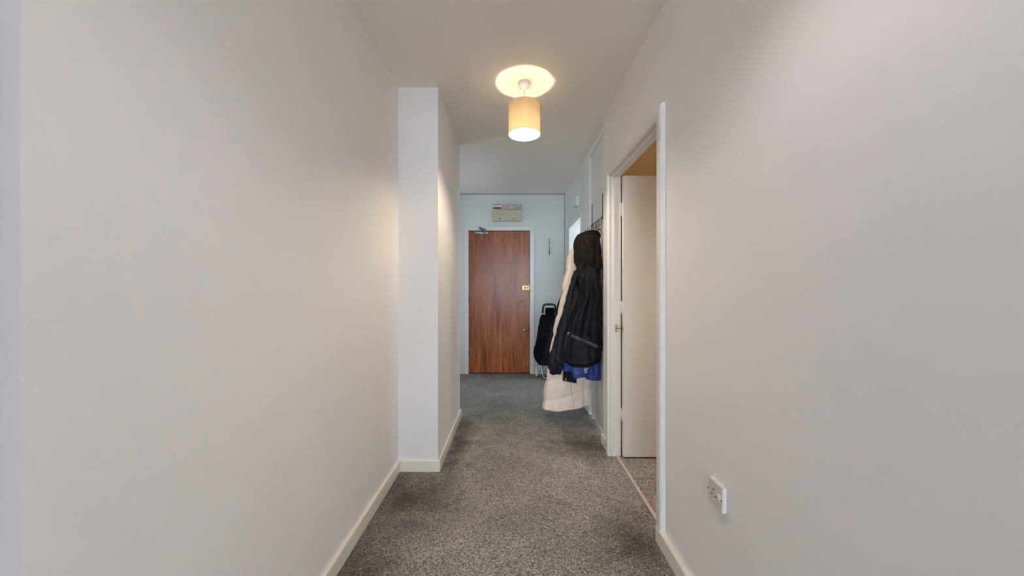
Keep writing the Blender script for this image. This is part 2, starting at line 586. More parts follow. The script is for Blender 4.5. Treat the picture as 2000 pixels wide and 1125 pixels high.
# lining (jambs and head) with stop beads
def lining(name, x0, x1, y0, y1, head, label, stop=True):
    bm = bmesh.new()
    add_box(bm, x0, x1, y0 - 0.02, y0, 0, head + 0.02)
    add_box(bm, x0, x1, y1, y1 + 0.02, 0, head + 0.02)
    add_box(bm, x0, x1, y0, y1, head, head + 0.02)
    o = finish(name, bm, 'gloss')
    structure(o, label, 'door frame')
    if stop:
        bm = bmesh.new()
        sx = x0 + 0.018
        add_box(bm, sx, sx + 0.012, y0, y0 + 0.012, 0, head, 0.002)
        add_box(bm, sx, sx + 0.012, y1 - 0.012, y1, 0, head, 0.002)
        add_box(bm, sx, sx + 0.012, y0, y1, head - 0.012, head, 0.002)
        finish('door_stop', bm, 'gloss', o)
    return o


jamb = lining('trim_2', XR - 0.002, XR + WR + 0.012, DY0, DY1, HEAD, 'white lining of the side doorway')


def profile_bar(bm, path, prof):
    """Sweep an architrave profile (offset outwards from opening, proud of wall) up, across and down with mitres.
    path gives four corners (y, z); prof gives (out, x) pairs."""
    (ya, za), (yb, zb), (yc, zc), (yd, zd) = path
    rows = []
    for out, x in prof:
        rows.append([bm.verts.new(p) for p in ((x, ya - out, za), (x, yb - out, zb + out), (x, yc + out, zc + out), (x, yd + out, zd))])
    k = len(rows)
    for i in range(k):
        A, B = rows[i], rows[(i + 1) % k]
        for j in range(3):
            bm.faces.new((A[j], A[j + 1], B[j + 1], B[j]))
    bm.faces.new([r[0] for r in rows])
    bm.faces.new([r[3] for r in rows][::-1])


def architrave(name, y0, y1, head, xw, face, w, label, cat='architrave'):
    p = xw - face
    prof = [(0.0, xw), (0.0, face + p * 0.45), (0.006, face + p * 0.12), (0.012, face + p * 0.12), (0.016, face), (w - 0.008, face), (w, face + p * 0.25),
            (w, face + p * 0.55), (w + 0.003, face + p * 0.6), (w + 0.003, xw)]
    bm = bmesh.new()
    profile_bar(bm, [(y0, 0), (y0, head), (y1, head), (y1, 0)], prof)
    return structure(finish(name, bm, 'gloss'), label, cat)


architrave('trim_3', DY0, DY1, HEAD, XR, AF, 0.055, 'white moulded architrave around the side doorway')
structure(box('trim_4', XR + 0.034, XR + 0.054, DY0, DY1, 0, 0.008, 'threshold', None, 0.003), 'worn metal threshold strip across the side doorway', 'threshold')

# open white door leaf of the side room
LX0 = XR + WR + 0.018
door2 = structure(box('door_2', LX0, LX0 + 0.835, 2.518, 2.556, 0.012, 1.99, 'leaf', None, 0.002), 'plain white flush door standing open into the side room', 'door')
for z in (1.76, 1.06, 0.30):
    h = tube('hinge', [(LX0 - 0.006, 2.561, z - 0.045), (LX0 - 0.006, 2.561, z + 0.045)], 0.006, 'gloss', door2, 10)
    for k in range(1, 4):
        lathe('knuckle_joint', [(0.0066, -0.001), (0.0066, 0.001)], (LX0 - 0.006, 2.561, z - 0.045 + k * 0.0225), 'grey', h, n=12, smooth=False)
    box('hinge_plate', LX0 - 0.002, LX0, 2.522, 2.556, z - 0.045, z + 0.045, 'gloss', h)
zl = 0.912
lp = box('hook_plate', LX0 - 0.002, LX0 + 0.0005, 2.522, 2.548, zl - 0.022, zl + 0.022, 'brass', door2, 0.0006, 1)
lh = part('cabin_hook', (LX0 - 0.03, 2.555, zl), jamb)
box('back_plate', LX0 - 0.055, LX0 - 0.032, 2.556, DY1, zl - 0.026, zl + 0.026, 'brass', lh, 0.001, 1)
for dz in (-0.02, 0.02):
    for dx in (-0.049, -0.038):
        lathe('screw', [(0, -0.001), (0.003, -0.001), (0.003, 0.0)], (LX0 + dx, 2.5555, zl + dz), 'darksteel', lh, 'Y', 8)
tube('hook_arm', [(LX0 - 0.045, 2.552, zl), (LX0 - 0.03, 2.545, zl), (LX0 - 0.012, 2.538, zl), (LX0 - 0.003, 2.535, zl - 0.004)], 0.003, 'key', lh, 8)
tube('eyelet', [(LX0 - 0.006 + 0.006 * math.cos(a), 2.535, zl + 0.006 * math.sin(a)) for a in [k * math.pi / 6 for k in range(12)]], 0.0016, 'key', lh, 6, True)

# socket
SY0, SY1, SZ0, SZ1 = 1.176, 1.258, 0.457, 0.541
SXF = XR - 0.016
so = thing('wall_socket', (XR, (SY0 + SY1) / 2, SZ0), 'white switched single wall socket low on the plain right wall', 'socket')
box('back_box', SXF + 0.005, XR, SY0 + 0.001, SY1 - 0.001, SZ0 + 0.001, SZ1 - 0.001, 'plastic', so, 0.002)
fp = box('face_plate', SXF, SXF + 0.006, SY0, SY1, SZ0, SZ1, 'socket', so, 0.002)
cy, cz = (SY0 + SY1) / 2 + 0.008, (SZ0 + SZ1) / 2
for dy, dz, w, h in ((0, 0.014, 0.0045, 0.0095), (0.0115, -0.007, 0.0085, 0.0045), (-0.0115, -0.007, 0.0085, 0.0045)):
    box('pin_hole', SXF - 0.0004, SXF + 0.001, cy + dy - w / 2, cy + dy + w / 2, cz + dz - h / 2, cz + dz + h / 2, 'dark', fp)
for dy in (0.033, -0.045):
    lathe('screw', [(0, -0.0006), (0.0028, -0.0006), (0.0032, 0.0005)], (SXF, cy + dy, cz), 'dark', fp, 'X', 10)
bm = bmesh.new()
ys = SY0 + 0.017
pts = [(SXF - 0.004, cz + 0.013), (SXF - 0.0005, cz - 0.012), (SXF + 0.002, cz - 0.012), (SXF + 0.002, cz + 0.013)]
A = [bm.verts.new((x, ys - 0.006, z)) for x, z in pts]
B = [bm.verts.new((x, ys + 0.006, z)) for x, z in pts]
bm.faces.new(A), bm.faces.new(B[::-1])
for k in range(4):
    bm.faces.new((A[k], A[(k + 1) % 4], B[(k + 1) % 4], B[k]))
finish('rocker_switch', bm, 'plastic', so)

# ------------------------------------------------------------------ cupboard in the recess
door3 = structure(box('door_3', XC, XC + 0.035, YE + 0.03, 3.395, 0.02, 1.975, 'leaf', None, 0.002), 'plain white cupboard door behind the hanging coats', 'door')
structure(box('wall_right_cupboard', XC + 0.002, XC + 0.035, YE + 0.02, 3.40, 1.982, CEIL, 'leaf'), 'flat white panel above the cupboard door', 'wall')
structure(boxes('trim_5', [(XC - 0.016, XC + 0.002, YE + 0.002, 3.40, CEIL - 0.07, CEIL - 0.004), (XC - 0.02, XC + 0.05, 3.40, 3.585, 0, CEIL - 0.004)], 'gloss', None, 0.003),
          'white head board and post framing the cupboard', 'trim')
structure(box('wall_right_cupboard_back', XC + 0.035, XC + 0.5, 3.40, 3.50, 0, CEIL, 'lobby'), 'inside wall of the coat cupboard', 'wall')

# over-door hook rack
HY0, HY1, HX, HZ = 2.955, 3.345, XC - 0.004, 1.785
rk = thing('over_door_rack', (HX, (HY0 + HY1) / 2, HZ - 0.1), 'dark wire over-door hook rack above the hanging coats', 'hook rack')
for y in (HY0, HY1):
    boxes('strap', [(HX - 0.0015, HX + 0.0015, y - 0.007, y + 0.007, HZ - 0.02, 1.978), (HX - 0.0015, XC + 0.036, y - 0.007, y + 0.007, 1.9755, 1.9785)], 'darksteel', rk)
wob = []
for i in range(41):
    u = i / 40
    wob.append((HX - 0.004 - 0.002 * math.sin(u * 60), HY0 + (HY1 - HY0) * u, HZ + 0.004 * math.sin(u * 46)))
tube('top_rail', wob, 0.0028, 'darksteel', rk, 8)
tube('bottom_rail', [(HX - 0.004, HY0, HZ - 0.045), (HX - 0.004, HY1, HZ - 0.045)], 0.002, 'darksteel', rk, 8)
hook_y = [HY0 + 0.012 + (HY1 - HY0 - 0.02) * k / 5 for k in range(6)]
for y in hook_y:
    p = [(HX - 0.006, y, HZ), (HX - 0.007, y, HZ - 0.04), (HX - 0.008, y, HZ - 0.075)]
    p += [(HX - 0.030 + 0.022 * math.cos(a), y, HZ - 0.080 - 0.022 * math.sin(a)) for a in [k * math.pi / 8 for k in range(1, 9)]]
    p += [(HX - 0.055, y, HZ - 0.065), (HX - 0.060, y, HZ - 0.045)]
    tube('hook', p, 0.0028, 'darksteel', rk, 8)

# ------------------------------------------------------------------ garments
class Loft:
    """A hanging garment: rings from top to bottom given as (z, x_left, x_right, y_near, y_far)."""

    def __init__(self, rows, n=96, m=70, power=0.8, folds=None, wrinkle=0.006, seed=0, hem=None, quilt=None):
        rows = sorted(rows, key=lambda r: -r[0])
        self.rows = spline(rows, m)
        self.n, self.m, self.p = n, m, power
        self.folds = folds or []
        self.wr = wrinkle
        self.seed = seed
        self.hem = hem
        self.quilt = quilt

    def point(self, i, a):
        f = max(0.0, min(self.m - 1.0, i))
        k = min(int(f), self.m - 2)
        u = f - k
        z, xl, xr, yn, yf = [p + (q - p) * u for p, q in zip(self.rows[k], self.rows[k + 1])]
        v = f / (self.m - 1)
        ca, sa = math.cos(a), math.sin(a)
        c = math.copysign(abs(ca) ** self.p, ca)
        s = math.copysign(abs(sa) ** self.p, sa)
        cx, cy = (xl + xr) / 2, (yn + yf) / 2
        ax, ay = (xr - xl) / 2, (yf - yn) / 2
        d = 0.0
        for kk, amp, ph, tw, v0 in self.folds:
            w = max(0.0, min(1.0, (v - v0) / max(1e-3, 1 - v0)))
            w = w ** 0.7
            d += amp * w * math.sin(kk * a + ph + tw * v * 6.283)
        P = Vector((cx + ax * c, cy + ay * s, z))
        nz = mnoise.noise(Vector((P.x * 9 + self.seed * 3.1, P.y * 9, P.z * 5)))
        nz2 = mnoise.noise(Vector((P.x * 24 + P.z * 9, P.y * 24 + self.seed, P.z * 16)))
        d += self.wr * (nz * 1.3 + nz2 * 0.7) * min(1.0, v * 6)
        if self.quilt:
            z0, pitch, amp, slope = self.quilt
            ph = ((z - z0 + slope * (P.x - cx)) / pitch) % 1.0
            d += amp * (abs(math.sin(math.pi * ph)) ** 0.4 - 0.7)
        nx, ny = c * ay, s * ax
        L = math.hypot(nx, ny) or 1
        P.x += d * nx / L
        P.y += d * ny / L
        if self.hem:
            P.z += self.hem(P, a, v)
        return P

    def build(self, name, mat, parent, cap_top=True, sub=False):
        bm = bmesh.new()
        rings = [[bm.verts.new(self.point(i, 2 * math.pi * k / self.n)) for k in range(self.n)] for i in range(self.m)]
        # inside of the hem turned up
        last = [v.co.copy() for v in rings[-1]]
        c = sum(last, Vector()) / len(last)
        for sh, up in ((0.97, -0.004), (0.93, 0.0), (0.9, 0.03), (0.8, 0.06)):
            rings.append([bm.verts.new(Vector((c.x + (q.x - c.x) * sh, c.y + (q.y - c.y) * sh, q.z + up))) for q in last])
        for A, B in zip(rings, rings[1:]):
            for k in range(self.n):
                bm.faces.new((A[k], A[(k + 1) % self.n], B[(k + 1) % self.n], B[k]))
        bm.faces.new(rings[0])
        bm.faces.new(rings[-1][::-1])
        return finish(name, bm, mat, parent, True)

    def ribbon(self, name, path, width, mat, parent, lift=0.003, thick=0.002, steps=40):
        """path: (row, angle) control points followed over the surface."""
        bm = bmesh.new()
        P = spline(path, steps)
        sec = []
        for j, (i, a) in enumerate(P):
            e = 0.25
            p = self.point(i, a)
            tu = self.point(i, a + 0.02) - self.point(i, a - 0.02)
            tv = self.point(min(i + e, self.m - 1), a) - self.point(max(i - e, 0), a)
            nrm = tu.cross(tv).normalized()
            r = self.rows[min(int(max(i, 0)), self.m - 1)]
            out = Vector((p.x - (r[1] + r[2]) / 2, p.y - (r[3] + r[4]) / 2, 0))
            if nrm.dot(out) < 0:
                nrm = -nrm
            i2, a2 = P[min(j + 1, steps - 1)]
            i1, a1 = P[max(j - 1, 0)]
            d = (self.point(i2, a2) - self.point(i1, a1)).normalized()
            sd = d.cross(nrm).normalized() * width / 2
            sec.append([bm.verts.new(q) for q in (p + sd + nrm * (lift - 0.004), p + sd + nrm * lift, p + nrm * (lift + thick), p - sd + nrm * lift, p - sd + nrm * (lift - 0.004))])
        for A, B in zip(sec, sec[1:]):
            for k in range(5):
                bm.faces.new((A[k], A[(k + 1) % 5], B[(k + 1) % 5], B[k]))
        bm.faces.new(sec[0]), bm.faces.new(sec[-1][::-1])
        return finish(name, bm, mat, parent, True)


def R(Y, py, xl, xr, yn, yf):
    return (pz(py, Y), px(xl, Y), px(xr, Y), yn, yf)


def on(L, Y, pts):
    """(row, angle) places on the camera-side half of a loft for given picture columns and heights at depth Y."""
    out = []
    for x, y in pts:
        X, Z = px(x, Y), pz(y, Y)
        best = None
        for i2 in range(0, (L.m - 1) * 2 + 1):
            i = i2 / 2
            z = L.rows[min(int(i), L.m - 1)][0]
            if abs(z - Z) > 0.16:
                continue
            for k in range(48):
                a = math.pi * (0.95 + 1.1 * k / 47)
                p = L.point(i, a)
                d = (p.x - X) ** 2 + (p.z - Z) ** 2
                if best is None or d < best[0]:
                    best = (d, i, a)
        out.append((best[1], best[2]))
    return out


def loop_to_hook(parent, hy, gy, ztop, mat):
    """hanging loop from the garment's neck up to its hook"""
    x = HX - 0.030
    tube('hanging_loop', [(x - 0.012, gy, ztop - 0.012), (x - 0.010, (gy + hy) / 2, (ztop + HZ - 0.09) / 2), (x, hy, HZ - 0.0995),
                          (x + 0.010, (gy + hy) / 2, (ztop + HZ - 0.09) / 2), (x + 0.012, gy, ztop - 0.012)], 0.003, mat, parent, 6)


# --- black hooded jacket, outermost
YA = 2.83
ja = thing('hooded_jacket', (0.6, 2.87, pz(684, YA)), 'black hooded jacket with grey hem band hanging nearest the side doorway', 'jacket')


def hemA(P, a, v):
    w = max(0.0, (v - 0.5) / 0.5)
    return w * (0.118 - 0.44 * max(0.0, P.x - px(1109, YA)))


ya0, ya1 = 2.808, 2.905
bodyA = Loft([R(YA, 505, 1138, 1170, 2.835, 2.89), R(YA, 525, 1127, 1173, 2.822, 2.90), R(YA, 551, 1128, 1174.5, ya0 + 0.006, ya1), R(YA, 575, 1135, 1174.5, ya0, ya1),
              R(YA, 607, 1125, 1175, ya0, ya1), R(YA, 645, 1112, 1175.5, ya0, ya1), R(YA, 684, 1107, 1176.5, ya0, ya1)], 120, 64, 0.72,
             [(5, 0.012, 0.4, 0.12, 0.05), (9, 0.009, 1.1, -0.25, 0.1), (15, 0.005, 2.0, 0.2, 0.2)], 0.011, 3, hemA)
bodyA.build('body', 'black', ja)
hoodA = Loft([R(YA, 446.5, 1158, 1168, 2.895, 2.925), R(YA, 449, 1147, 1172, 2.87, 2.93), R(YA, 455, 1135, 1174, 2.845, 2.93), R(YA, 464, 1128, 1175, 2.825, 2.925),
              R(YA, 478, 1125.5, 1175, 2.815, 2.92), R(YA, 495, 1126, 1175, 2.81, 2.915), R(YA, 510, 1127, 1174.5, 2.812, 2.912), R(YA, 524, 1130, 1174, 2.822, 2.905)], 96, 50, 0.82,
             [(4, 0.008, 0.2, 0.5, 0.0), (7, 0.006, 2.2, -0.6, 0.05), (11, 0.003, 0.9, 0.7, 0.1)], 0.014, 8)
hoodA.build('hood', 'hood', ja)
bodyA.ribbon('hem_band', [(61.5, a) for a in (3.5, 3.9, 4.4, 4.9, 5.4, 5.9)], 0.028, 'band', ja, 0.004)
bodyA.ribbon('front_flap', on(bodyA, YA, [(1141, 535), (1139, 575), (1129, 607), (1117, 645)]), 0.014, 'charcoal', ja, 0.004, 0.004)
bodyA.ribbon('storm_pleat', on(bodyA, YA, [(1150, 530), (1147, 570), (1140, 600), (1132, 640)]), 0.018, 'charcoal', ja, 0.003, 0.006)
bodyA.ribbon('zip', on(bodyA, YA, [(1113, 640), (1111.5, 648), (1110, 655)]), 0.006, 'steel', ja, 0.006, 0.002, 16)
slv = Loft([(pz(a, YA), px(b, YA), px(c, YA), yy, yy + 0.07) for a, b, c, yy in
            ((528, 1124, 1136, 2.845), (551, 1116, 1128.5, 2.835), (575, 1107.5, 1122.5, 2.825), (607, 1099, 1114, 2.815), (645, 1087.5, 1106, 2.81), (679, 1079, 1100, 2.808), (700, 1074, 1102, 2.806),
             (714, 1071.5, 1101.5, 2.806), (722, 1072.5, 1098, 2.81), (729, 1075, 1094, 2.815))], 60, 70, 0.9,
           [(3, 0.006, 0.5, 1.2, 0.1), (5, 0.005, 1.9, -1.5, 0.2), (8, 0.003, 0.4, 2.0, 0.5)], 0.010, 5)
sA = slv.build('sleeve', 'slate', ja)
slv.ribbon('cuff', [(68, a * 6.283 / 12) for a in range(13)], 0.022, 'black', sA, 0.003, 0.003, 48)
loop_to_hook(ja, hook_y[0], 2.91, pz(449, YA), 'black')

# --- dark padded jacket with brown facing, second
YQ = 2.96
jb = thing('padded_jacket', (0.6, 2.965, pz(714, YQ)), 'charcoal padded jacket with brown front edge showing below the black jacket', 'jacket')


def hemB(P, a, v):
    w = max(0.0, (v - 0.62) / 0.38)
    c = px(1134, YQ)
    return w * (0.52 * max(0.0, P.x - c - 0.06) + 0.62 * max(0.0, c - 0.06 - P.x))


yb0, yb1 = 2.948, 2.985
bodyB = Loft([R(YQ, 500, 1144, 1168, yb0, yb1), R(YQ, 525, 1132, 1172, yb0, yb1), R(YQ, 551, 1123.5, 1172, yb0, yb1), R(YQ, 575, 1118, 1172, yb0, yb1), R(YQ, 607, 1109.5, 1172, yb0, yb1),
              R(YQ, 645, 1101, 1172, yb0, yb1), R(YQ, 689, 1094, 1173, yb0, yb1), R(YQ, 706, 1095, 1173, yb0, yb1), R(YQ, 715, 1097, 1172, yb0, yb1)], 120, 64, 0.55,
             [(6, 0.004, 0.2, 0.3, 0.3), (13, 0.005, 1.2, 0.1, 0.5), (21, 0.004, 0.3, -0.1, 0.65)], 0.005, 11, hemB)
bodyB.build('body', 'charcoal', jb)
bodyB.ribbon('front_facing', on(bodyB, YQ, [(1136, 545), (1129, 575), (1119, 607), (1108, 645), (1099, 680)]), 0.05, 'brown', jb, 0.004, 0.004)
bodyB.ribbon('waist_hem', [(61.5, a) for a in (3.3, 3.9, 4.5, 5.1, 5.8)], 0.026, 'black', jb, 0.003, 0.004)
loop_to_hook(jb, hook_y[1], 2.968, pz(502, YQ), 'black')

# --- blue jacket
YC = 3.02
jc = thing('blue_jacket', (0.6, 3.03, pz(740, YC)), 'royal blue jacket with small white script mark hanging under dark jackets', 'jacket')


def hemC(P, a, v):
    w = max(0.0, (v - 0.7) / 0.3)
    t = (P.x - px(1100, YC)) / (px(1173, YC) - px(1100, YC))
    step = 0.062 * max(0.0, min(1.0, (0.27 - t) / 0.06))
    return w * (step + 0.022 * math.exp(-((t - 0.52) / 0.14) ** 2) + 0.012 * (t < 0.6) - 0.006)


yc0, yc1 = 3.018, 3.046
bodyC = Loft([R(YC, 490, 1148, 1164, yc0, yc1), R(YC, 530, 1135, 1168, yc0, yc1), R(YC, 600, 1120, 1170, yc0, yc1), R(YC, 660, 1109, 1171, yc0, yc1), R(YC, 700, 1101, 1172.5, yc0, yc1),
              R(YC, 741, 1100, 1173, yc0, yc1)], 130, 60, 0.5,
             [(8, 0.003, 0.7, 0.2, 0.3), (15, 0.003, 1.7, -0.1, 0.5), (24, 0.002, 0.5, 0.1, 0.6)], 0.005, 21, hemC)
bodyC.build('body', 'blue', jc)
bm = bmesh.new()
SC = spline(on(bodyC, YC, [(1139, 727), (1142.5, 720), (1146, 713), (1149, 706)]), 60)
pts = []
for i, (r_, a_) in enumerate(SC):
    u = i / 59
    p = bodyC.point(r_, a_)
    q = Vector((p.x + 0.012 * math.cos(u * 40), p.y - 0.006, p.z + 0.009 * math.sin(u * 40)))
    pts.append(q)
add_tube(bm, pts, 0.0024, 6)
p0 = pts[0]
add_tube(bm, [p0 + Vector((-0.022, 0, 0.020)), p0 + Vector((-0.020, 0, 0.046)), p0 + Vector((-0.006, 0, 0.056)), p0 + Vector((0.004, 0, 0.048))], 0.0022, 6)
finish('script_mark', bm, 'plastic', jc, True)
bodyC.ribbon('side_stripe', on(bodyC, YC, [(1170.5, 700), (1170.5, 718), (1170.5, 736)]), 0.005, 'band', jc, 0.003)
loop_to_hook(jc, hook_y[2], 3.033, pz(492, YC), 'navy')

# --- dark top hanging below the blue jacket
YD = 3.066
jd = thing('dark_top', (px(1113, YD), YD, pz(744, YD)), 'plum-black knitted top whose straight hem hangs below the blue jacket', 'top')
yd0, yd1 = 3.062, 3.074
bodyD = Loft([R(YD, 500, 1150, 1164, yd0, yd1), R(YD, 600, 1120, 1140, yd0, yd1), R(YD, 690, 1103, 1126, yd0, yd1), R(YD, 735, 1100, 1126, yd0, yd1), R(YD, 743, 1099.5, 1126, yd0, yd1)], 60, 40, 0.35,
             [(6, 0.002, 0.4, 0.2, 0.3)], 0.002, 31, lambda P, a, v: 0.0 if v < 0.9 else -0.02 * (v - 0.9) * 10 * (P.x - px(1100, YD)) / 0.11)
bodyD.build('body', 'plum', jd)
box('care_label', px(1104.2, YD), px(1105.4, YD), yd0 - 0.005, yd0 - 0.003, pz(744, YD), pz(738, YD), 'white', jd)
loop_to_hook(jd, hook_y[3], 3.068, pz(502, YD), 'plum')

# --- long cream puffer coat
YG = 3.13
je = thing('puffer_coat', (0.5, 3.17, pz(804, YG)), 'long cream quilted puffer coat hanging almost to the carpet', 'coat')


def hemE(P, a, v):
    w = max(0.0, (v - 0.75) / 0.25)
    t = (P.x - px(1060, YG)) / (px(1156, YG) - px(1060, YG))
    return w * (0.085 * max(0, t - 0.35) + 0.05 * max(0, 0.28 - t))


ye0, ye1 = 3.118, 3.235
bodyE = Loft([R(YG, 470, 1134, 1156, 3.145, 3.195), R(YG, 478, 1123, 1160, 3.13, 3.215), R(YG, 500, 1111, 1163, 3.12, 3.23)] +
             [R(YG, y, x, xr, ye0, ye1) for y, x, xr in ((530, 1106.5, 1163), (551, 1103, 1163), (580, 1098, 1163), (617, 1088.5, 1163), (649, 1081.5, 1162), (690, 1076, 1160), (730, 1070, 1157),
                                                          (768, 1064.5, 1155.5), (803, 1060.5, 1155.5))], 140, 130, 0.7,
             [(5, 0.007, 0.6, 0.2, 0.1), (9, 0.004, 1.6, -0.2, 0.3), (17, 0.002, 0.2, 0.2, 0.6)], 0.008, 41, hemE, (0.055, 0.19, 0.020, -0.22))
bodyE.build('body', 'cream', je)
bodyE.ribbon('side_seam', on(bodyE, YG, [(1116.5, 735), (1117, 760), (1117, 780), (1116, 798)]), 0.0035, 'seam', je, 0.0015, 0.001, 40)
bodyE.ribbon('hem_piping', [(128, a) for a in (3.2, 3.8, 4.4, 5.0, 5.6, 6.1)], 0.010, 'cream', je, 0.002, 0.002, 60)
slE = Loft([(pz(a, YG), px(b, YG), px(c, YG), 3.112, 3.165) for a, b, c in ((490, 1118, 1132), (503, 1112, 1136), (530, 1108.5, 1137), (575, 1102, 1132), (620, 1092, 1126), (660, 1086, 1120))], 50, 60, 0.9,
           [(3, 0.004, 0.4, 1.0, 0.1)], 0.007, 51, None, (0.05, 0.075, 0.006, 0.12))
slE.build('sleeve', 'cream', je)
loop_to_hook(je, hook_y[4], 3.18, pz(473, YG), 'seam')

# --- navy wool coat, farthest
YF_ = 3.30
jf = thing('navy_coat', (0.5, 3.32, pz(716, YF_)), 'dark navy coat hanging farthest along the rack beside the shopping trolley', 'coat')


def hemF(P, a, v):
    return max(0.0, (v - 0.8) / 0.2) * -0.11 * max(0.0, P.x - px(1056, YF_)) * 0.6


bodyF = Loft([R(YF_, 500, 1137, 1152, 3.30, 3.34), R(YF_, 530, 1117, 1154, 3.285, 3.35), R(YF_, 564, 1101, 1155, 3.28, 3.36)] +
             [R(YF_, y, x, 1154, 3.28, 3.36) for y, x in ((590, 1091), (612, 1084.5), (647, 1073), (680, 1064), (712, 1055.5))], 100, 56, 0.75,
             [(5, 0.006, 0.6, 0.2, 0.2), (8, 0.005, 1.4, -0.2, 0.3)], 0.005, 61, hemF)
bodyF.build('body', 'navy', jf)
bodyF.ribbon('front_edge', on(bodyF, YF_, [(1108, 570), (1092, 612), (1074, 670), (1066, 700)]), 0.02, 'plum', jf, 0.004, 0.003)
loop_to_hook(jf, hook_y[5], 3.32, pz(503, YF_), 'navy')

# ------------------------------------------------------------------ kitchen doorway
lining('trim_6', XK, XK + 0.09, KY0, KY1, 1.96, 'white lining of the bright kitchen doorway', False)
architrave('trim_7', KY0, KY1, 1.96, XK, XK - 0.014, 0.045, 'white architrave around the bright kitchen doorway')
# kitchen blind and wall cupboard seen as pale edge through the doorway
structure(box('trim_8', 0.955, 1.02, YB - 0.03, YB, 0.0, CEIL, 'gloss', None, 0.004), 'white pipe boxing on the kitchen end wall', 'trim')

# small boxes high on the lobby wall
ch = thing('door_chime', (XK, 4.02, 2.11), 'small white chime box high above the kitchen doorway', 'chime')
box('casing', XK - 0.035, XK, 3.95, 4.09, 2.11, 2.22, 'plastic', ch, 0.006)
box('grille', XK - 0.038, XK - 0.034, 3.965, 4.075, 2.112, 2.128, 'grey', ch)
sb = thing('spur_box', (XK, 4.83, 2.02), 'narrow grey spur box on the lobby wall near the corner', 'switch')
box('casing', XK - 0.016, XK, 4.79, 4.875, 2.02, 2.105, 'plastic', sb, 0.003)
box('rocker', XK - 0.02, XK - 0.015, 4.815, 4.85, 2.04, 2.085, 'grey', sb, 0.001)

# ------------------------------------------------------------------ entrance door
ZT = pz(451, YB)
d1 = structure(box('door_1', FX0, FX1, YB + 0.012, YB + 0.056, 0.012, ZT, 'wood', None, 0.002), 'reddish-brown wooden flush entrance door with brass rim lock', 'door')
# frame
fr = boxes('trim_9', [(FX0 - 0.058, FX0 - 0.004, YB - 0.014, YB + 0.06, 0, ZT + 0.062), (FX1 + 0.004, FX1 + 0.058, YB - 0.014, YB + 0.06, 0, ZT + 0.062),
                      (FX0 - 0.004, FX1 + 0.004, YB - 0.014, YB + 0.06, ZT + 0.004, ZT + 0.062)], 'gloss', None, 0.003)
structure(fr, 'white frame around the wooden entrance door', 'door frame')
yd = YB + 0.012
for py in (478, 584, 689):
    z = pz(py, YB)
    h = tube('hinge', [(FX0 - 0.002, yd - 0.004, z - 0.05), (FX0 - 0.002, yd - 0.004, z + 0.05)], 0.006, 'darksteel', d1, 10)
    box('hinge_leaf', FX0, FX0 + 0.012, yd - 0.002, yd, z - 0.05, z + 0.05, 'darksteel', h)
# rim lock
rl = part('rim_lock', (px(1028, YB), yd, pz(566, YB)), d1)
x0, x1 = px(1019.5, YB), FX1 - 0.001
cs = box('lock_case', x0, x1, yd - 0.03, yd, pz(566.5, YB), pz(557.5, YB), 'brass', rl, 0.004)
lathe('thumb_turn', [(0.0, -0.022), (0.012, -0.022), (0.014, -0.016), (0.008, -0.008), (0.008, 0)], ((x0 + x1) / 2 - 0.012, yd - 0.03, pz(562, YB)), 'steel', rl, 'Y', 20)
box('latch_button', x1 - 0.032, x1 - 0.018, yd - 0.036, yd - 0.029, pz(563.5, YB), pz(560, YB), 'dark', rl, 0.001)
box('keep', FX1 + 0.006, px(1038.5, YB), YB - 0.034, YB - 0.014, pz(566, YB), pz(558, YB), 'brass', fr, 0.003)
# chain
dc = part('door_chain', (px(1017, YB), yd, pz(597, YB)), d1)
a, b = Vector((px(1023, YB), yd - 0.010, pz(586, YB))), Vector((px(1012, YB), yd - 0.010, pz(595, YB)))
for p in (a, b):
    lathe('stud', [(0.0, -0.012), (0.007, -0.010), (0.010, -0.003), (0.010, 0.0098)], p, 'brass', dc, 'Y', 16)
for k in range(7):
    u = (k + 0.5) / 7
    c = a.lerp(b, u) + Vector((0, -0.004, -0.006 * math.sin(math.pi * u)))
    d = (b - a).normalized()
    s = Vector((0, 1, 0)) if k % 2 else d.cross(Vector((0, 1, 0)))
    tube('chain_link', [c + d * 0.0085 * math.cos(t) + s * 0.004 * math.sin(t) for t in [q * math.pi / 6 for q in range(12)]], 0.0014, 'key', dc, 6, True)
kn = lathe('door_knob', [(0.0, -0.05), (0.014, -0.048), (0.022, -0.040), (0.024, -0.032), (0.018, -0.022), (0.010, -0.016), (0.010, -0.006), (0.022, -0.005), (0.024, 0.0)],
           (px(1024, YB), yd, pz(644.6, YB)), 'steel', d1, 'Y', 28)
box('lock_edge', FX1 - 0.004, FX1 + 0.002, yd - 0.003, yd + 0.02, pz(640, YB), pz(594, YB), 'darksteel', d1)
box('kick_edge', FX0 + 0.005, FX1 - 0.005, yd - 0.004, yd, 0.014, 0.034, 'wood', d1, 0.001)
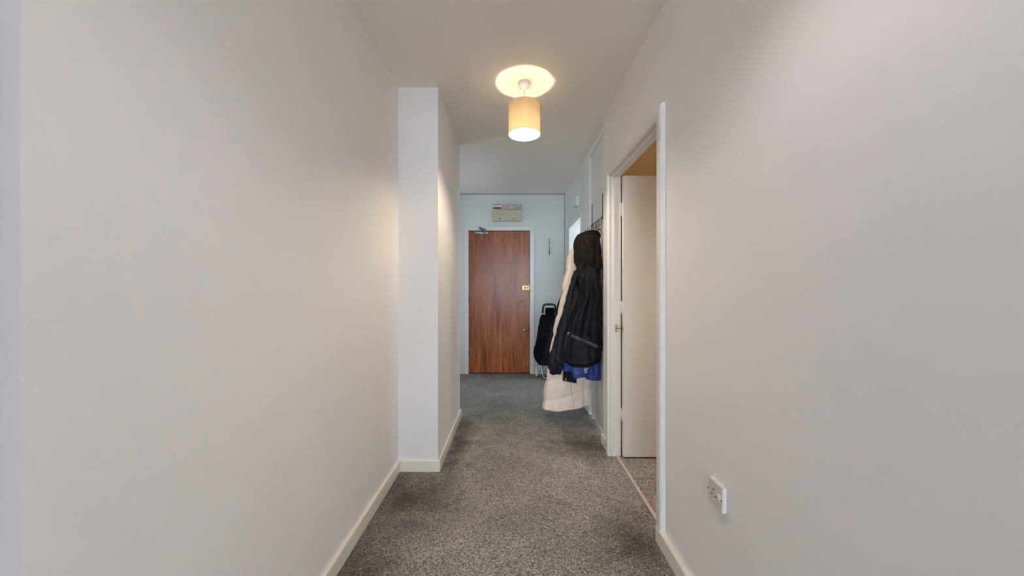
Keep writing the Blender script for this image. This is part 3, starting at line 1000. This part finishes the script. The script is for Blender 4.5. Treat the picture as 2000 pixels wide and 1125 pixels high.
# closer
cl = part('door_closer', (px(941, YB), yd, pz(459, YB)), d1)
cx0, cx1, czl, czh = px(928, YB), px(954, YB), pz(459, YB), pz(451.6, YB)
bm = bmesh.new()
add_lathe(bm, [(0.0, cx0), (0.020, cx0), (0.026, cx0 + 0.006), (0.026, cx0 + 0.02), (0.023, cx0 + 0.024), (0.023, cx1 - 0.024), (0.026, cx1 - 0.02), (0.026, cx1 - 0.006), (0.020, cx1), (0.0, cx1)],
          (0, yd - 0.028, (czl + czh) / 2), 'X', 24)
finish('cylinder', bm, 'steel', cl, True)
box('mount', cx0 + 0.03, cx1 - 0.03, yd - 0.012, yd, czl + 0.004, czh - 0.002, 'steel', cl, 0.002)
xm = px(941.5, YB)
lathe('pinion_cap', [(0.0, -0.014), (0.009, -0.013), (0.011, 0.0), (0.0, 0.0)], (xm, yd - 0.028, czl + 0.002), 'steel', cl, 'Z', 16)
za = czh + 0.014
lathe('pinion', [(0.008, -0.014), (0.008, 0.006), (0.0, 0.006)], (xm, yd - 0.028, za), 'darksteel', cl, 'Z', 14)
el = (px(937, 4.83), 4.83, za + 0.004)
boxpts = [((xm, yd - 0.028, za), el), (el, (px(948.5, YB), YB - 0.018, za + 0.006))]
for i, (p, q) in enumerate(boxpts):
    tube('arm', [p, q], 0.0075, 'darksteel', cl, 8)
lathe('elbow_joint', [(0.0, -0.010), (0.012, -0.010), (0.012, 0.010), (0.0, 0.010)], el, 'darksteel', cl, 'Z', 14)
box('bracket', px(946, YB), px(951, YB), YB - 0.026, YB - 0.014, za - 0.008, za + 0.02, 'steel', cl, 0.002)

# ------------------------------------------------------------------ fuse box
BX0, BX1, BZ0, BZ1 = px(961, YB - 0.09), px(1019.3, YB - 0.09), pz(431, YB - 0.09), pz(398, YB - 0.09)
BYF = YB - 0.09
fb = thing('fuse_box', ((BX0 + BX1) / 2, YB, BZ0), 'old beige fuse box with red warning label above the entrance door', 'fuse box')
zm = BZ0 + (BZ1 - BZ0) * 0.66
box('base', BX0 + 0.004, BX1 - 0.004, YB - 0.05, YB, BZ0 + 0.004, BZ1 - 0.002, 'grey', fb, 0.004)
co = box('lower_cover', BX0, BX1, BYF, YB - 0.045, BZ0, zm, 'beige', fb, 0.008, 3)
up = box('upper_cover', BX0 + 0.002, BX1 - 0.002, BYF + 0.018, YB - 0.045, zm + 0.002, BZ1, 'grey', fb, 0.005)
yu = BYF + 0.018
lb = box('warning_label', BX0 + 0.006, BX0 + 0.135, yu - 0.0015, yu, zm + 0.008, BZ1 - 0.003, 'white', fb)
box('red_band', BX0 + 0.014, BX0 + 0.128, yu - 0.0025, yu - 0.0012, zm + 0.014, zm + 0.036, 'red', lb)
box('black_line', BX0 + 0.010, BX0 + 0.128, yu - 0.0025, yu - 0.0012, BZ1 - 0.013, BZ1 - 0.006, 'dark', lb)
for k in range(3):
    box('print_line', BX0 + 0.016 + 0.03 * k, BX0 + 0.036 + 0.03 * k, yu - 0.0022, yu - 0.0012, zm + 0.044, zm + 0.048, 'grey', lb)
for k, u in enumerate((0.275, 0.725)):
    lathe('cover_screw', [(0.0, -0.004), (0.007, -0.004), (0.009, 0.001)], (BX0 + (BX1 - BX0) * u, BYF, BZ0 + 0.026), 'dark', co, 'Y', 14)
for u in (0.70, 0.745):
    box('rib', BX0 + (BX1 - BX0) * u - 0.003, BX0 + (BX1 - BX0) * u + 0.003, BYF - 0.002, BYF + 0.001, BZ0 + 0.04, BZ0 + 0.085, 'beige', co)
bm = bmesh.new()
add_box(bm, BX0 + (BX1 - BX0) * 0.55, BX0 + (BX1 - BX0) * 0.78, yu - 0.006, yu + 0.002, zm + 0.012, BZ1 - 0.018, 0.002)
finish('switch_window', bm, 'beige', up)
sw = box('main_switch', BX0 + (BX1 - BX0) * 0.82, BX0 + (BX1 - BX0) * 0.93, yu - 0.010, yu + 0.002, zm + 0.008, BZ1 - 0.012, 'beige', up, 0.003)
lathe('switch_button', [(0.0, -0.006), (0.006, -0.006), (0.007, 0.001)], (BX0 + (BX1 - BX0) * 0.865, yu - 0.010, zm + 0.026), 'dark', up, 'Y', 12)

# ------------------------------------------------------------------ key on its hook
kh = thing('wall_hook', (px(1073, YB), YB, pz(478, YB)), 'clear adhesive hook on the end wall holding keys', 'hook')
xk = px(1073, YB)
box('hook_plate', xk - 0.011, xk + 0.011, YB - 0.005, YB, pz(477, YB), pz(466, YB), 'grey', kh, 0.002)
tube('hook_wire', [(xk, YB - 0.006, pz(470, YB)), (xk, YB - 0.012, pz(476, YB)), (xk, YB - 0.018, pz(479.5, YB)), (xk, YB - 0.026, pz(479, YB)), (xk, YB - 0.028, pz(476.5, YB))], 0.0022, 'steel', kh, 8)
ks = thing('door_keys', (xk, YB - 0.02, pz(499, YB)), 'thin bunch of dark keys dangling from the clear wall hook', 'keys')
zr = pz(479.5, YB) - 0.006
tube('key_ring', [(xk + 0.012 * math.sin(t), YB - 0.021, zr + 0.004 - 0.012 + 0.012 * math.cos(t)) for t in [q * math.pi / 10 for q in range(20)]], 0.0014, 'steel', ks, 6, True)
tube('key_shaft', [(xk, YB - 0.021, zr - 0.019), (xk, YB - 0.019, pz(493, YB))], 0.004, 'key', ks, 8)
lathe('key_bow', [(0.0, -0.003), (0.013, -0.003), (0.013, 0.003), (0.0, 0.003)], (xk, YB - 0.019, pz(494.5, YB)), 'key', ks, 'Y', 6)
box('key_bit', xk - 0.003, xk + 0.003, YB - 0.021, YB - 0.017, pz(499.5, YB), pz(495, YB), 'key', ks)
box('key_tooth', xk, xk + 0.008, YB - 0.021, YB - 0.017, pz(490, YB), pz(488.5, YB), 'key', ks)

# ------------------------------------------------------------------ shopping trolley
YT = 4.80
tr = thing('shopping_trolley', (0.47, YT, 0.0), 'black canvas shopping trolley leaning on the wall beside the entrance door', 'trolley')
hx0, hx1 = px(1061.2, YT), px(1085.5, YT)
hz = pz(594.5, YT)
r = 0.045
path = [(hx0 - 0.006, hz - 0.115)] + [(hx0, hz - r)] + arc(hx0 + r, hz - r, r, math.pi, math.pi / 2, 6)[1:] + arc(hx1 - r, hz - r, r, math.pi / 2, 0, 6) + [(hx1 + 0.006, hz - 0.115)]
tube('handle_grip', [(x, YT + 0.03, z) for x, z in path], 0.0135, 'rubber', tr, 12)
for s, x in ((-1, hx0 - 0.006), (1, hx1 + 0.006)):
    tube('frame_tube', [(x, YT + 0.03, hz - 0.11), (x + s * 0.004, YT + 0.045, 0.5), (x + s * 0.006, YT + 0.055, 0.10)], 0.010, 'steel', tr, 10)
bagL = Loft([(0.955 - 0.02, px(1066, YT), px(1082, YT), 4.775, 4.82), (0.90, px(1065, YT), px(1083, YT), 4.765, 4.825), (0.835, px(1065, YT), px(1083, YT), 4.76, 4.825)], 48, 14, 0.35, [], 0.002, 71)
bagL.build('top_flap', 'bag', tr)
bagB = Loft([(0.842, px(1058, YT), px(1092, YT), 4.76, 4.82), (0.80, px(1054.5, YT), px(1096, YT), 4.70, 4.825), (0.66, px(1051, YT), px(1100, YT), 4.66, 4.83), (0.48, px(1046, YT), px(1104, YT), 4.645, 4.83),
             (0.345, px(1042.5, YT), px(1107, YT), 4.645, 4.83), (0.26, px(1044, YT), px(1106, YT), 4.655, 4.83), (0.19, px(1052, YT), px(1098, YT), 4.68, 4.82)], 72, 46, 0.5,
            [(4, 0.004, 0.3, 0.2, 0.1)], 0.006, 73)
bgo = bagB.build('bag', 'bag', tr)
pk = box('front_pocket', px(1056, 4.66), px(1090, 4.66), 4.636, 4.66, 0.36, 0.62, 'bag', tr, 0.012, 3)
box('pocket_zip', px(1058, 4.66), px(1088, 4.66), 4.633, 4.638, 0.596, 0.602, 'rubber', pk)
for x in (px(1048.5, YT), px(1097, YT)):
    w = lathe('wheel', [(0.045, -0.010), (0.064, -0.012), (0.068, -0.006), (0.068, 0.006), (0.064, 0.012), (0.045, 0.010)], (x, YT + 0.06, 0.068), 'plastic', tr, 'X', 32, True)
    lathe('hub', [(0.0, -0.013), (0.014, -0.013), (0.014, 0.013), (0.0, 0.013)], (x, YT + 0.06, 0.068), 'grey', w, 'X', 20)
    for k in range(5):
        t = 2 * math.pi * k / 5
        tube('spoke', [(x, YT + 0.06 + 0.012 * math.cos(t), 0.068 + 0.012 * math.sin(t)), (x, YT + 0.06 + 0.047 * math.cos(t), 0.068 + 0.047 * math.sin(t))], 0.005, 'grey', w, 6)
tube('axle', [(px(1048.5, YT), YT + 0.06, 0.068), (px(1097, YT), YT + 0.06, 0.068)], 0.006, 'steel', tr, 8)
sx0, sx1 = px(1058.5, YT), px(1088, YT)
st = [(sx0, YT + 0.04, 0.20), (sx0 + 0.002, YT - 0.01, 0.10), (sx0 + 0.012, YT - 0.05, 0.035), (sx0 + 0.035, YT - 0.07, 0.011), (sx0 + 0.06, YT - 0.074, 0.010),
      (sx1 - 0.06, YT - 0.074, 0.010), (sx1 - 0.035, YT - 0.07, 0.011), (sx1 - 0.012, YT - 0.05, 0.035), (sx1 - 0.002, YT - 0.01, 0.10), (sx1, YT + 0.04, 0.20)]
tube('stand_foot', spline(st, 50), 0.009, 'steel', tr, 10)

# ------------------------------------------------------------------ pendant lamp and two added fill lamps
def pendant(LXc, LY, label, glow='bulb'):
    la = thing('pendant_lamp', (LXc, LY, 2.18), label, 'lamp')
    lathe('ceiling_rose', [(0.0, 0.0), (0.040, 0.0), (0.040, -0.014), (0.034, -0.026), (0.014, -0.034), (0.008, -0.044), (0.0, -0.044)], (LXc, LY, CEIL), 'plastic', la, n=36)
    tube('cord', [(LXc, LY, CEIL - 0.04), (LXc, LY, 2.33)], 0.0032, 'plastic', la, 10)
    lathe('bulb_holder', [(0.0, 0.075), (0.010, 0.075), (0.016, 0.065), (0.018, 0.02), (0.020, 0.018), (0.020, 0.0), (0.0, 0.0)], (LXc, LY, 2.288), 'plastic', la, n=24)
    zs0, zs1, rs = 2.184, 2.374, 0.1015
    sh = lathe('lamp_shade', [(rs, zs0), (rs, zs1)], (LXc, LY, 0), 'shade', la, n=64)
    lathe('shade_lining', [(rs - 0.0014, zs0), (rs - 0.0014, zs1)], (LXc, LY, 0), 'lining', sh, n=64)
    for z in (zs0, zs1):
        tube('rim_wire', [(LXc + (rs - 0.001) * math.cos(t), LY + (rs - 0.001) * math.sin(t), z) for t in [q * math.pi / 32 for q in range(64)]], 0.0016, 'shade', sh, 6, True)
    for k in range(3):
        t = 2 * math.pi * k / 3 + 0.4
        tube('spider_arm', [(LXc + 0.021 * math.cos(t), LY + 0.021 * math.sin(t), 2.30), (LXc + 0.07 * math.cos(t), LY + 0.07 * math.sin(t), 2.345), (LXc + rs * 0.985 * math.cos(t), LY + rs * 0.985 * math.sin(t), zs1 - 0.001)], 0.0015, 'plastic', sh, 6)
    lathe('bulb', [(0.0, 0.0), (0.012, 0.003), (0.022, 0.011), (0.027, 0.024), (0.028, 0.033), (0.027, 0.0365), (0.0, 0.0365)], (LXc, LY, 2.220), glow, la, n=24)
    lathe('bulb_collar', [(0.0, 0.0365), (0.0272, 0.0365), (0.023, 0.048), (0.017, 0.058), (0.014, 0.066), (0.014, 0.0685), (0.0, 0.0685)], (LXc, LY, 2.220), 'plastic', la, n=24)


pendant(0.08, 2.30, 'beige drum pendant lamp glowing warm in front of the pier')
pendant(0.14, 0.66, 'added unseen drum pendant for fill light at the corridor mouth', 'bulb_fill')  # added out of frame to even out the light on the corridor walls
pendant(1.45, 1.25, 'added unseen drum pendant brightening the side room', 'bulb_side_fill')  # added out of view to brighten the open leaf and tan wall
